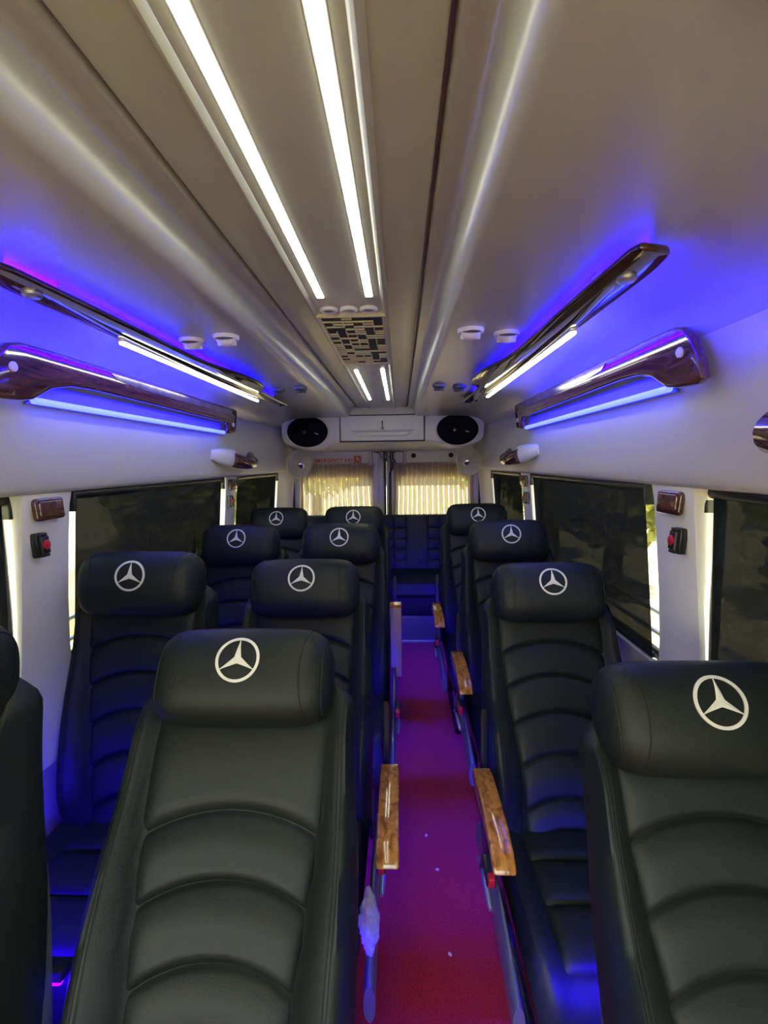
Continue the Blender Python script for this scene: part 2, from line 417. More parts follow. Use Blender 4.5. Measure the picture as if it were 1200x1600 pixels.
for a, b, w in (((-.002, .012), (.004, -.006), .010), ((.004, -.006), (-.010, -.012), .006), ((-.010, -.012), (-.012, -.026), .006), ((.004, -.006), (.014, -.014), .006), ((.014, -.014), (.024, -.022), .006), ((-.002, .010), (-.014, .004), .005), ((-.014, .004), (-.020, .012), .005), ((.0, .010), (.014, .006), .005), ((.014, .006), (.020, -.002), .005)): limb(a, b, w)
finish('running_figure', bm, 'cream', r)

# sheer curtains
def curtain(x0, x1, label, seed, split=None):
    rnd = random.Random(seed)
    L = x1 - x0
    r = empty('sheer_curtain', ((x0 + x1) / 2, 4.405, .80), label, 'curtain', 'sheer curtains on the rear doors')
    n = 260; ph = [rnd.uniform(0, 6) for _ in range(4)]
    def wav(u, k): 
        z = k
        return .010 * math.sin(u * L * 2 * math.pi / .046 + 1.4 * math.sin(u * 7 + ph[0])) + .007 * math.sin(u * 23 + ph[1] + z * .6)
    nz = 14; H = .665
    bm = nb(); uvl = bm.loops.layers.uv.new('UVMap')
    rows = []
    for k in range(nz + 1):
        z = H * k / nz; row = []
        for j in range(n + 1):
            u = j / n; g = 1 - .55 * sstep(.82, 1.0, k / nz)
            x = -L / 2 + L * u
            x = x * (1 - .035 * math.sin(math.pi * min(1, (H - z) / .45)))       # drawn in slightly at mid height
            row.append(bm.verts.new((x, -.012 + wav(u, k / nz) * g, z)))
        rows.append(row)
    for k in range(nz):
        for j in range(n):
            fc = bm.faces.new((rows[k][j], rows[k][j + 1], rows[k + 1][j + 1], rows[k + 1][j]))
            for lp, (jj, kk) in zip(fc.loops, ((j, k), (j + 1, k), (j + 1, k + 1), (j, k + 1))):
                u = jj / n
                lp[uvl].uv = ((u * L) / .046 + .22 * math.sin(u * 9 + ph[2]) + .1 * math.sin(kk / nz * 3 + ph[3]), kk / nz)
    finish('curtain_cloth', bm, 'sheer', r, angle=180)
    bm = nb(); tube(bm, [(-L / 2 - .01, -.012, H - .012), (L / 2 + .01, -.012, H - .012)], .004, 8); finish('curtain_wire', bm, 'silver', r)
curtain(-.80, -.105, 'sheer beige pleated curtain on the left rear door', 3)
curtain(.062, .80, 'sheer beige pleated curtain on the right rear door', 5)

# ------------------------------------------------------------------ overhead console with two speakers
con = empty('overhead_console', (0, 3.65, 1.60), 'white rear overhead console with two oval speakers and locker door', 'console')
def con_outline():
    p = []
    n = 40
    for i in range(n + 1):      # bottom edge, left to right
        x = -.735 + 1.47 * i / n; ax = abs(x)
        z = 1.622 - .043 * math.exp(-((ax - .56) / .13) ** 2 * 1.0) + (.012 if ax > .70 else 0)
        p.append((x, z))
    p += [(.752, 1.66), (.756, 1.72), (.752, 1.775), (.735, 1.808), (.70, 1.826)]
    for i in range(15):         # top edge right to left
        x = .62 - 1.24 * i / 14; p.append((x, 1.838 + .046 * (1 - (x / .62) ** 2)))
    p += [(-.70, 1.826), (-.735, 1.808), (-.752, 1.775), (-.756, 1.72), (-.752, 1.66)]
    return [(x, z - 1.60) for x, z in p]
bm = nb(); prism(bm, con_outline(), XZ, 0, .79, .012, 3); finish('body', bm, 'console', con)
bm = nb(); prism(bm, [(.03, .016), (.78, -.03), (.78, .02), (.03, .03)], lambda u, v, d: (d, u, v), -.73, .73); finish('underside', bm, 'wall', con)
# locker door: frame groove, panel with a scooped pull
lk = None
bm = nb(); framed(bm, (-.316, .316, .022, .222), (-.308, .308, .030, .214), .012, XZ, -.006, .01); finish('door_groove', bm, 'rubber', con)
def scoop(x, z):    # pull recess: trapezoid between z .065 and .115
    t = (z - .055) / .055
    if t < 0 or t > 1: return 0
    wdt = .17 + .07 * t
    e = sstep(wdt + .012, wdt - .012, abs(x))
    return .020 * e * (sstep(0, .18, t)) * (1 if t < .80 else sstep(1.0, .80, t))
bm = nb(); nx, nz = 80, 48
g = [[bm.verts.new((-.307 + .614 * i / nx, -.012 + scoop(-.307 + .614 * i / nx, .031 + .182 * k / nz), .031 + .182 * k / nz)) for i in range(nx + 1)] for k in range(nz + 1)]
for k in range(nz):
    for i in range(nx): bm.faces.new((g[k][i], g[k][i + 1], g[k + 1][i + 1], g[k + 1][i]))
lk = finish('locker_door', bm, 'console', con, angle=60)
sm = lk.modifiers.new('thick', 'SOLIDIFY'); sm.thickness = .010; sm.offset = 1
bm = nb(); lathe(bm, [(.026, -.010), (.026, -.016), (.020, -.020), (.010, -.020), (.009, -.018)], (.003, 0, .172), axis='y', n=24); finish('lock', bm, 'chrome', lk)
bm = nb(); box(bm, (.003, -.026, .150), (.010, .003, .05), .001); lathe(bm, [(.012, -.028), (.012, -.024)], (.003, 0, .120), axis='y', n=14); finish('key', bm, 'metal', lk)
for s, nm in ((-1, 'left'), (1, 'right')):
    bm = nb(); c = (s * .557, 0, .104)
    lathe(bm, [(.168, .005), (.168, -.012), (.160, -.018), (.154, -.014), (.152, .0)], c, axis='y', n=48, flat=.74); rim = finish('speaker_rim', bm, 'console', con)
    bm = nb(); lathe(bm, [(.154, .0), (.152, -.008), (.120, -.013), (.07, -.017), (.02, -.018), (.001, -.018)], c, axis='y', n=48, flat=.74); gr = finish('speaker_grille', bm, 'speaker', con)
    bm = nb(); box(bm, (s * .557 + .07, -.017, .088), (.030, .003, .006), .001, rot=Matrix.Rotation(R(18), 3, 'Y')); finish('badge', bm, 'silver', gr)
    bm = nb(); lathe(bm, [(.016, -.022), (.012, -.028), (.001, -.030)], (s * .557 - .02, 0, .10), axis='y', n=14); finish('tweeter', bm, 'metal' if s < 0 else 'lens', gr)

# ------------------------------------------------------------------ wall fans
def fan(s, loc, rz, label):
    r = empty('wall_fan', loc, label, 'fan', 'cream wall fans by the rear doors'); r.rotation_euler = (R(6), 0, rz)
    Rr = .112
    bm = nb(); tube(bm, [(Rr * math.cos(a), -.02, Rr * math.sin(a)) for a in [i * 2 * math.pi / 40 for i in range(40)]], .006, 8, True); finish('guard_rim', bm, 'cream', r)
    bm = nb()
    for i in range(28):
        a = i * 2 * math.pi / 28
        tube(bm, [(.028 * math.cos(a), -.055, .028 * math.sin(a)), (.07 * math.cos(a), -.050, .07 * math.sin(a)), (.105 * math.cos(a), -.036, .105 * math.sin(a)), (Rr * math.cos(a), -.02, Rr * math.sin(a))], .0015, 5)
    g_ = finish('front_guard', bm, 'cream', r)
    bm = nb(); lathe(bm, [(.030, -.048), (.030, -.058), (.022, -.066), (.010, -.070), (.001, -.071)], (0, 0, 0), axis='y', n=20); finish('hub_cap', bm, 'chrome', g_)
    bm = nb(); lathe(bm, [(Rr, -.018), (.10, .0), (.06, .012), (.03, .016), (.001, .016)], (0, 0, 0), axis='y', n=36); finish('rear_guard', bm, 'cream', r)
    for k in range(3):
        a0 = k * 2 * math.pi / 3 + .4; bm = nb(); secs = []
        for rr, w in ((.02, .25), (.05, .42), (.085, .40), (.104, .22)):
            secs.append([(rr * math.cos(a0 + w * q), -.030 + .012 * q + dz, rr * math.sin(a0 + w * q)) for q, dz in ((-1, 0), (0, -.002), (1, 0), (1, .002), (0, .001), (-1, .002))])
        loft(bm, secs); finish('blade', bm, 'cream', r)
    bm = nb(); lathe(bm, [(.04, .012), (.045, .03), (.042, .07), (.03, .085), (.001, .086)], (0, 0, 0), axis='y', n=20); finish('motor', bm, 'cream', r)
    bm = nb(); tube(bm, [(0, .05, 0), (s * .05, .055, .03), (s * .09, .05, .045)], [.013, .011, .010], 10); finish('arm', bm, 'silver', r)
    bm = nb(); box(bm, (s * .085, .05, .045), (.05, .045, .055), .008); finish('bracket', bm, 'cream', r)
fan(-1, (-.70, 3.96, 1.468), R(40), 'cream wall fan with chrome hub beside the left rear curtain')
fan(1, (.69, 3.96, 1.474), R(-40), 'cream wall fan with chrome hub beside the right rear curtain')

# ------------------------------------------------------------------ ceiling lights
def strip(x, ya, yb, label):
    r = empty('ceiling_light_strip', (x, (ya + yb) / 2, 1.874), label, 'light', 'white light strips along the ceiling')
    L = yb - ya
    bm = nb(); box(bm, (0, 0, -.001), (.022, L + .012, .004), .001); finish('channel', bm, 'console', r)
    bm = nb(); box(bm, (0, 0, -.003), (.0165, L, .0035), .001); finish('diffuser', bm, 'led', r)
strip(-.059, -1.1, 1.225, 'long white light strip left of the ceiling centre')
strip(.059, -1.1, 1.225, 'long white light strip right of the ceiling centre')
strip(-.058, 2.17, 3.17, 'short white light strip behind the ceiling grille, left one')
strip(.058, 2.15, 3.19, 'short white light strip behind the ceiling grille, right one')
for x, wh in ((-.052, 'left'), (0, 'middle'), (.052, 'right')):
    r = empty('ceiling_spot', (x, 1.32, 1.872), 'small round ceiling spot ahead of the grille, %s of three' % wh, 'light', 'round ceiling spots ahead of the grille')
    bm = nb(); lathe(bm, [(.024, 0), (.024, -.004), (.020, -.008), (.016, -.006)], (0, 0, 0), n=22); finish('rim', bm, 'console', r)
    bm = nb(); lathe(bm, [(.016, -.002), (.014, -.006), (.001, -.008)], (0, 0, 0), n=18); finish('lens', bm, 'silver', r)
# return air grille
r = empty('ceiling_grille', (0, 1.68, 1.872), 'black and gold maze patterned air grille in the ceiling centre', 'grille')
gx, gy = .086, .315
bm = nb(); box(bm, (0, 0, -.002), (2 * gx, 2 * gy, .004)); finish('backing', bm, 'dark', r)
bm = nb(); framed(bm, (-gx - .008, gx + .008, -gy - .008, gy + .008), (-gx, gx, -gy, gy), .004, XY, -.010, 0); finish('frame', bm, 'gold', r)
rnd = random.Random(11)
bm = nb()
NX, NY = 6, 12
cw, ch = 2 * gx / NX, 2 * gy / NY
for i in range(NX + 1):
    for j in range(NY + 1):
        px, py = -gx + i * cw, -gy + j * ch
        if i < NX and rnd.random() < .68: box(bm, (px + cw / 2, py, -.006), (cw * 1.05, .0040, .004))
        if j < NY and rnd.random() < .62: box(bm, (px, py + ch / 2, -.006), (.0032, ch * 1.05, .004))
        if i < NX and j < NY and rnd.random() < .40: box(bm, (px + cw * .5, py + ch * .5, -.006), (cw, .0045, .004))
finish('lattice', bm, 'gold', r)['kind'] = 'stuff'

# round air vents in the lower ceiling
def vent(x, y, rad, label, tilt=R(28), m_='console'):
    r = empty('air_vent', (x, y, 1.805), label, 'vent', 'round air vents in the ceiling')
    bm = nb(); lathe(bm, [(rad, .0), (rad, -.004), (rad * .92, -.010), (rad * .84, -.008), (rad * .82, .0)], (0, 0, 0), n=28); finish('ring', bm, m_, r)
    bm = nb(); lathe(bm, [(rad * .8, .001), (rad * .72, -.010), (rad * .45, -.019), (.001, -.022)], (0, 0, 0), n=24)
    finish('nozzle', bm, m_, r, rot=(tilt, 0, 0), loc=(0, 0, -.004))
    bm = nb(); box(bm, (0, -.004, -.018), (rad * 1.5, .006, .012), .002); finish('louvre', bm, m_, r, rot=(tilt, 0, 0))
vent(-.425, 1.33, .034, 'round air vent beside the left light bar, near pair, outer')
vent(-.322, 1.30, .034, 'round air vent left of the ceiling channel, near pair, inner')
vent(.314, 1.29, .034, 'round air vent right of the ceiling channel, near pair, inner')
vent(.414, 1.33, .034, 'round air vent beside the right light bar, near pair, outer')
vent(-.418, 2.24, .030, 'round air vent beside the left light bar, far pair, outer', m_='shell')
vent(-.308, 2.19, .030, 'round air vent left of the ceiling channel, far pair, inner', m_='shell')
vent(.306, 2.20, .030, 'round air vent right of the ceiling channel, far pair, inner', m_='shell')
vent(.398, 2.24, .030, 'round air vent beside the right light bar, far pair, outer', m_='shell')
vent(.392, .352, .036, 'round ceiling vent cut by the top edge of the picture')

# ------------------------------------------------------------------ upper walnut light bars (ceiling)
def smoothpoly(pts, it=2):
    for _ in range(it):
        q = []
        for a, b in zip(pts, pts[1:] + pts[:1]):
            q += [(a[0] * .86 + b[0] * .14, a[1] * .86 + b[1] * .14), (a[0] * .14 + b[0] * .86, a[1] * .14 + b[1] * .86)]
        pts = q
    return pts
def upper_bar(s, label):
    r = empty('ceiling_light_bar', (s * .5, 1.7, 1.805), label, 'light', 'walnut light bars on the ceiling')
    P = [(.480, .76), (.545, .782), (.555, .86), (.556, 1.19), (.553, 2.0), (.548, 2.32), (.492, 2.69), (.462, 2.66), (.468, 2.30), (.462, 2.10), (.420, 2.03), (.406, 1.90), (.418, 1.74), (.455, 1.56), (.466, 1.45), (.470, 1.2), (.474, .95)]
    P = smoothpoly([(x - .5, y - 1.7) for x, y in P], 2)
    P = [(s * x, y) for x, y in P]
    bm = nb(); prism(bm, P, XY, -.028, -.016, .005, 3)
    body = finish('body', bm, 'walnut', r, angle=35)
    # scalloped ridge along the underside
    bm = nb(); secs = []
    for i in range(41):
        t = i / 40; y = -.86 + 1.74 * t
        xc = .008 + .022 * sstep(.0, .22, t); w = .012 + .007 * math.sin(math.pi * t)
        secs.append([(s * (xc + w * math.cos(a)), y, -.027 - .008 * max(0, math.sin(a)) * math.sin(math.pi * min(1, max(.02, t * 1.0)))) for a in [k * math.pi / 8 for k in range(9)]])
    loft(bm, secs, cap=False, closed=False); finish('ridge', bm, 'walnut', body, angle=60)
    bm = nb(); box(bm, (s * .038, .055, -.030), (.020, 1.15, .014), .004); finish('led_tray', bm, 'silver', r)
    bm = nb(); box(bm, (s * .040, .055, -.0385), (.014, 1.13, .008), .003); finish('white_diffuser', bm, 'ledbar', r)
    bm = nb(); box(bm, (s * .034, -.16, -.0095), (.006, 1.40, .011), .001); finish('blue_strip', bm, 'ledcove', r)
    bm = nb(); box(bm, (s * -.014, -.05, -.0095), (.004, 1.5, .011), .001); finish('blue_strip', bm, 'ledinner', r)
    for y in (-.2, .7):
        bm = nb(); box(bm, (s * .010, y, -.008), (.014, .04, .018)); finish('mount', bm, 'plastic', r)
    bm = nb(); lathe(bm, [(.016, .0), (.016, -.006), (.012, -.010), (.001, -.011)], (s * .018, -.825, -.027), n=20); lm = finish('reading_lamp', bm, 'silver', r)
    bm = nb(); box(bm, (s * -.01, .93, -.030), (.034, .045, .006), .002); finish('switch', bm, 'plastic', r)
upper_bar(-1, 'dark walnut ceiling light bar with white strip, left side')
upper_bar(1, 'dark walnut ceiling light bar with white strip, right side')

# ------------------------------------------------------------------ lower walnut bars with blue tube (side walls)
def lower_bar(s, label):
    r = empty('wall_light_bar', (s * .773, 1.8, 1.62), label, 'light', 'walnut light bars on the side walls')
    # outline in (y, z), local
    out = [(1.012, 1.628), (1.018, 1.665), (1.040, 1.715), (1.065, 1.741), (1.10, 1.751), (1.20, 1.754), (2.53, 1.754), (2.552, 1.750), (2.562, 1.738), (2.556, 1.650), (2.55, 1.634), (2.535, 1.628), (2.46, 1.628), (2.452, 1.634), (2.446, 1.664), (2.43, 1.678),
           (1.50, 1.682), (1.36, 1.682), (1.27, 1.677), (1.20, 1.660), (1.165, 1.640), (1.14, 1.628), (1.10, 1.622), (1.03, 1.620)]
    P = [(y - 1.8, z - 1.62) for y, z in out]
    lean = .10
    F = lambda u, v, d: (s * (d - .02 - (v - .06) * lean), u, v)
    bm = nb(); prism(bm, P, F, -.028, -.004, .008, 3); b_ = finish('panel', bm, 'walnut2', r, angle=35)
    bm = nb(); prism(bm, [(-.36, .122), (-.33, .108), (-.2, .100), (.1, .098), (.66, .100), (.68, .106), (.68, .122)], F, -.0305, -.026); finish('inlay', bm, 'inlay', r)
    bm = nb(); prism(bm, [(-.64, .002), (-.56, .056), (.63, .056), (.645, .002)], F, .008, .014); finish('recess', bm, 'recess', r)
    bm = nb(); tube(bm, [F(-.635, .010, -.006), F(.642, .010, -.006)], .0085, 12); finish('blue_tube', bm, 'ledblue', r)
    for y, z in ((1.075, 1.692), (2.507, 1.672)):
        bm = nb(); c = F(y - 1.8, z - 1.62, -.028)
        lathe(bm, [(.011, -s * -.002), (.011, -s * .004), (.007, -s * .007), (.001, -s * .008)], c, axis='x', n=18); finish('cap', bm, 'console', r)
    for y in (-.5, .6):
        bm = nb(); box(bm, (s * .012, y, .08), (.045, .04, .03)); finish('mount', bm, 'plastic', r)
lower_bar(-1, 'brown walnut wall bar with blue light tube, left side')
lower_bar(1, 'brown walnut wall bar with blue light tube, right side')

# ------------------------------------------------------------------ pillar fittings
def pillar_x(z): 
    pts = ((.86, .872), (.95, .866), (1.1, .855), (1.25, .842), (1.36, .832), (1.399, .826))
    for (a, xa), (b, xb) in zip(pts, pts[1:]):
        if z <= b: return xa + (xb - xa) * (z - a) / (b - a)
    return .826
for s, nm in ((-1, 'left'), (1, 'right')):
    for i in (0, 1):
        a, b = PIL[s][i]; yc = (a + b) / 2 - .012
        z = 1.357; x = pillar_x(z) - .004
        r = empty('pillar_lamp', (s * x, yc, z), 'small brown lamp on the %s %s pillar' % (NM[i], nm), 'lamp', 'brown pillar lamps')
        r.rotation_euler = (0, s * R(5), 0)
        bm = nb(); prism(bm, rrect(-.053, .053, -.030, .030, .010), lambda u, v, d: (s * -d, u, v), -.002, .014, .005, 3); finish('bezel', bm, 'walnut2', r)
        bm = nb(); prism(bm, rrect(-.044, .044, -.022, .022, .007), lambda u, v, d: (s * -d, u, v), .012, .018, .003, 2); finish('lens', bm, 'lens', r)
        z = 1.263; x = pillar_x(z) - .003
        r = empty('emergency_button', (s * x, yc - .036, z), 'black emergency button with red knob on the %s %s pillar' % (NM[i], nm), 'button', 'emergency buttons on the pillars')
        r.rotation_euler = (0, s * R(5), 0)
        bm = nb(); box(bm, (-s * .008, 0, 0), (.020, .036, .066), .004)
        box(bm, (-s * .018, .0, .028), (.016, .026, .008), .002); box(bm, (-s * .018, 0, -.028), (.016, .026, .008), .002); finish('holder', bm, 'plastic', r)
        bm = nb(); prism(bm, [(-.015, -.024), (.015, -.024), (.015, .024), (-.015, .024)], lambda u, v, d: (-s * d, u, v), .012, .030, .007, 2); finish('housing', bm, 'plastic', r)
        bm = nb(); lathe(bm, [(.013, -s * .024), (.013, -s * .031), (.010, -s * .033), (.001, -s * .0335)], (0, 0, 0), axis='x', n=20); finish('red_knob', bm, 'red', r)

# grab handles
def handle(s, ybase, dirn, label, L=.72, z0=1.500, hl=.19):
    r = empty('grab_handle', (s * .795, ybase, z0), label, 'handle', 'walnut grab handles over the windows')
    bm = nb(); secs = []
    for t, w, h, out in ((0, .010, .024, .0), (.25, .024, .034, .012), (.6, .040, .044, .028), (1.0, .050, .050, .044)):
        y = dirn * hl * t
        secs.append([(-s * (out - w * .7 + w * (1 + math.cos(a)) * .6) , y, h * math.sin(a) + .02 * (1 - t)) for a in [k * 2 * math.pi / 16 for k in range(16)]])
    loft(bm, secs); finish('housing', bm, 'pillar', r, angle=60)
    bm = nb(); pts = []; rad = []
    for i in range(25):
        t = i / 24
        y = dirn * (hl - .02 + L * .62 * t)
        x = .040 + .034 * math.sin(math.pi * min(t * 1.05, 1)) - .042 * sstep(.72, 1, t)
        z = -.004 - .026 * math.sin(math.pi * t * .9) + .030 * sstep(.6, 1, t)
        pts.append((-s * x, y, z)); rad.append(.040 - .014 * sstep(0, .6, t) + .004 * sstep(.8, 1, t))
    tube(bm, pts, rad, 14); finish('grip', bm, 'walnut2', r, angle=70)
handle(-1, 2.37, 1, 'walnut grab handle over the left rear window')
handle(1, 2.37, 1, 'walnut grab handle over the right rear window')
handle(1, .868, -1, 'walnut grab handle cut by the right edge of the picture', z0=1.515, hl=.06)

# ------------------------------------------------------------------ seats
HB = .70        # logo height along the back, from the recline pivot
PZ = .40        # pivot height
def hw(t):
    w = .228 + .005 * math.sin(math.pi * min(1, t / .45)) - .010 * sstep(.35, .60, t)
    if t > .640: w -= .050 * ((t - .640) / .06) ** 2.4
    return w
def fb(t): return .062 + .050 * sstep(-.05, .12, t) - .040 * sstep(.20, .55, t) - .045 * sstep(.58, .70, t)
def cb(t): return .040 - .018 * sstep(.60, .70, t) + .012 * math.exp(-((t - .18) / .16) ** 2)
def bk(t): return .060 - .010 * sstep(.3, .6, t) - .025 * sstep(.655, .70, t)
def pw(t): return .128 + .040 * sstep(.05, .55, t)
def backrest_mesh():
    bm = nb(); secs = []; NT = 46
    for i in range(NT + 1):
        t = -.03 + .73 * i / NT; w = hw(max(t, 0)); f_, c_, b_ = fb(t), cb(t), bk(t); p_ = min(.84, pw(t) / w)
        sec = []
        n = 36
        for k in range(n + 1):
            u = -1 + 2 * k / n; e = (abs(u) - p_) / (1 - p_)
            y = c_ if e <= 0 else c_ + (f_ - c_) * (math.sin(math.pi * min(1, e * .5 + .0)) ** .55 if e < .999 else 1)
            if e > .55: y = y - (f_) * .75 * ((e - .55) / .45) ** 3.2
            sec.append((u * w, -y, t))
        for k in range(1, 18):
            a = math.pi * k / 18
            cx, sy = math.cos(a), math.sin(a)
            x = w * math.copysign(abs(cx) ** .30, cx) ; yb = -.01 + (b_ + .01) * sy ** .5
            sec.append((x, yb, t))
        secs.append(sec)
    return loft(bm, secs)
def pad_meshes(bounds, rise=.045):
    out = []
    for k in range(len(bounds) - 1):
        hi, lo = bounds[k], bounds[k + 1]
        rh = 0 if k == 0 else rise; rl = rise
        bm = nb(); nx, ny = 22, 14; g = []
        for j in range(ny + 1):
            v = j / ny; v = .5 - .5 * math.cos(math.pi * v); row = []
            for i in range(nx + 1):
                uu = -math.cos(math.pi * i / nx)
                a = lo - rl * (uu ** 2 - .35); b = hi - rh * (uu ** 2 - .35)
                t = a + (b - a) * v; x = uu * (pw(t) + .003)
                ev = min(1, (v / .10)) ** .5 if v < .10 else 1
                if v > .45: ev *= 1 - .62 * ((v - .45) / .55) ** 2.0
                if v > .97: ev *= .5
                eu = max(0, 1 - abs(uu) ** 14) ** .5
                y = cb(t) - .004 + .026 * ev * eu * (.9 if k else .7)
                row.append(bm.verts.new((x, -y, t)))
            g.append(row)
        for j in range(ny):
            for i in range(nx): bm.faces.new((g[j][i], g[j][i + 1], g[j + 1][i + 1], g[j + 1][i]))
        out.append(bm)
    return out
HA, HD, HH, HC, HN = .186, .074, .100, -.052, 2.7
def hs(x): return max(1e-4, 1 - abs(x / HA) ** 9) ** .42 * (1 - .04 * (x / HA) ** 2)
def hfront(x, z):
    s = hs(x); q = abs(z) / (HH * s)
    return HC - HD * s * max(0, 1 - q ** HN) ** (1 / HN) - .006 * (1 - (x / HA) ** 2)
def headrest_mesh():
    bm = nb(); secs = []; NX_ = 44
    for i in range(NX_ + 1):
        x = -HA * math.cos(math.pi * i / NX_) * .9985; s = hs(x); sec = []
        for k in range(36):
            a = 2 * math.pi * k / 36; c, sn = math.cos(a), math.sin(a)
            y = HD * s * math.copysign(abs(c) ** (2 / HN), c); z = HH * s * math.copysign(abs(sn) ** (2 / HN), sn)
            sec.append((x, HC + y - (.006 * (1 - (x / HA) ** 2) if y < 0 else 0), HB + z))
        secs.append(sec)
    return loft(bm, secs)
def emblem_mesh():
    bm = nb(); RO, RI = .0445, .0388; zc = .026
    def P(x, z, h): return (x, hfront(x, z + zc) - h, HB + z + zc)
    n = 60
    for a0 in range(n):
        a, b = 2 * math.pi * a0 / n, 2 * math.pi * (a0 + 1) / n
        q = [(RO, a), (RO, b), (RI, b), (RI, a)]
        t_ = [bm.verts.new(P(r_ * math.cos(t), r_ * math.sin(t), .0022)) for r_, t in q]
        d_ = [bm.verts.new(P(r_ * math.cos(t), r_ * math.sin(t), -.001)) for r_, t in q]
        bm.faces.new(t_); bm.faces.new((t_[0], t_[1], d_[1], d_[0])); bm.faces.new((t_[2], t_[3], d_[3], d_[2]))
    for k in range(3):
        a = math.pi / 2 + k * 2 * math.pi / 3; N_ = 8
        ca, sa = math.cos(a), math.sin(a)
        for j in range(N_):
            r0, r1 = RI * 1.02 * j / N_, RI * 1.02 * (j + 1) / N_
            def wd(r_): 
                t = r_ / RI; return .0009 + .0072 * max(0, 1 - t) ** 1.25
            L0, L1 = wd(r0), wd(r1)
            pts = [(r0, -L0), (r1, -L1), (r1, 0), (r0, 0)], [(r0, 0), (r1, 0), (r1, L1), (r0, L0)]
            for q in pts:
                vs = [bm.verts.new(P(r_ * ca - w_ * sa, r_ * sa + w_ * ca, .0030 if w_ == 0 else .0016)) for r_, w_ in q]
                bm.faces.new(vs)
    bmesh.ops.remove_doubles(bm, verts=bm.verts, dist=1e-6)
    return bm
def on_head(x_of, z0=-.085, z1=.098, n=22, h=.0006):
    return [(x_of(z), hfront(x_of(z), z) - h, HB + z) for z in [z0 + (z1 - z0) * i / n for i in range(n + 1)]]
def head_seams():
    out = []
    for s in (-1, 1):
        out.append(tube(nb(), on_head(lambda z: s * (.124 + .020 * (z / .1) ** 2 - .012 * z / .1 * 0)), .0011, 6))
        ring = []
        x = s * .169; sc = hs(x)
        for k in range(40):
            a = 2 * math.pi * k / 40; c, sn = math.cos(a), math.sin(a)
            ring.append((x, HC + HD * sc * 1.004 * math.copysign(abs(c) ** (2 / HN), c) - (.001 if c < 0 else 0), HB + HH * sc * 1.004 * math.copysign(abs(sn) ** (2 / HN), sn)))
        out.append(tube(nb(), ring, .0016, 6, True))
    return out
def back_seams():
    out = []
    for s in (-1, 1):
        # seam beside the pads
        out.append(tube(nb(), [(s * (pw(t) + .0035), -(cb(t) + .006), t) for t in [.0 + .60 * i / 30 for i in range(31)]], .0016, 6))
        # stitched outer edge of the bolster
        def edge(t):
            w = hw(t); p_ = min(.84, pw(t) / w); e = .62; u = p_ + (1 - p_) * e
            y = cb(t) + (fb(t) - cb(t)) * math.sin(math.pi * e * .5) ** .55 - fb(t) * .75 * ((e - .55) / .45) ** 3.2
            return (s * u * w, -y - .0004, t)
        out.append(tube(nb(), [edge(.0 + .64 * i / 40) for i in range(41)], .0010, 6))
        out.append(tube(nb(), [(s * (abs(x) - .007), y - .0006, t) for x, y, t in [edge(.0 + .61 * i / 40) for i in range(41)]], .0007, 6))
    return out
def cushion_mesh():
    bm = nb(); secs = []; N_ = 24
    for i in range(N_ + 1):
        v = i / N_; y = .01 - .50 * v; sec = []
        zt = .405 + .012 * v - .09 * max(0, (v - .80) / .2) ** 2.2; w = .222 - .02 * max(0, (v - .8) / .2) ** 2; zb = .29 + .035 * max(0, (v - .8) / .2) ** 2
        for k in range(25):
            u = -1 + 2 * k / 24; e = max(0, (abs(u) - .66) / .34)
            z = zt + (.030 * math.sin(math.pi * min(1, e * .5)) ** .6 - .075 * max(0, (e - .55) / .45) ** 3) * (1 if e > 0 else 0)
            sec.append((u * w, y, z))
        for k in range(1, 8):
            u = 1 - 2 * k / 8; sec.append((u * w * .97, y, zb))
        secs.append(sec)
    return loft(bm, secs)
def seat_pad(y0, y1):
    bm = nb(); nx, ny = 16, 10; g = []
    for j in range(ny + 1):
        v = .5 - .5 * math.cos(math.pi * j / ny); y = y0 + (y1 - y0) * v; row = []
        for i in range(nx + 1):
            u = -math.cos(math.pi * i / nx); vv = (.01 - y) / .50
            zt = .405 + .012 * vv - .09 * max(0, (vv - .80) / .2) ** 2.2
            row.append(bm.verts.new((u * .148, y, zt - .004 + .020 * max(0, 1 - abs(u) ** 10) ** .5 * max(0, 1 - abs(2 * v - 1) ** 8) ** .5)))
        g.append(row)
    for j in range(ny):
        for i in range(nx): bm.faces.new((g[j][i], g[j][i + 1], g[j + 1][i + 1], g[j + 1][i]))
    return bm

def mesh_of(name, bm, m_, angle=45):
    o = finish(name, bm, m_, angle=angle); me = o.data; bpy.data.objects.remove(o); return me
ME = {}
ME['backrest'] = mesh_of('backrest', backrest_mesh(), 'leather', 60)
PADS = {'std': [.630, .525, .420, .310, .190, .070, -.015], 'front': [.630, .440, .330, .215, .095, -.015]}
for kx, b_ in PADS.items():
    ME['pads_' + kx] = [mesh_of('back_pad', q, 'leather', 60) for q in pad_meshes(b_)]
ME['headrest'] = mesh_of('headrest', headrest_mesh(), 'leather', 70)
ME['emblem'] = mesh_of('emblem', emblem_mesh(), 'thread', 25)
ME['head_seam'] = [mesh_of('seam', q, 'seam') for q in head_seams()]
ME['back_seam'] = [mesh_of('seam', q, 'seam') for q in back_seams()]
ME['cushion'] = mesh_of('cushion', cushion_mesh(), 'leather', 60)
ME['seat_pad'] = [mesh_of('seat_pad', seat_pad(a, b), 'leather', 60) for a, b in ((-.02, -.15), (-.154, -.29), (-.294, -.44))]
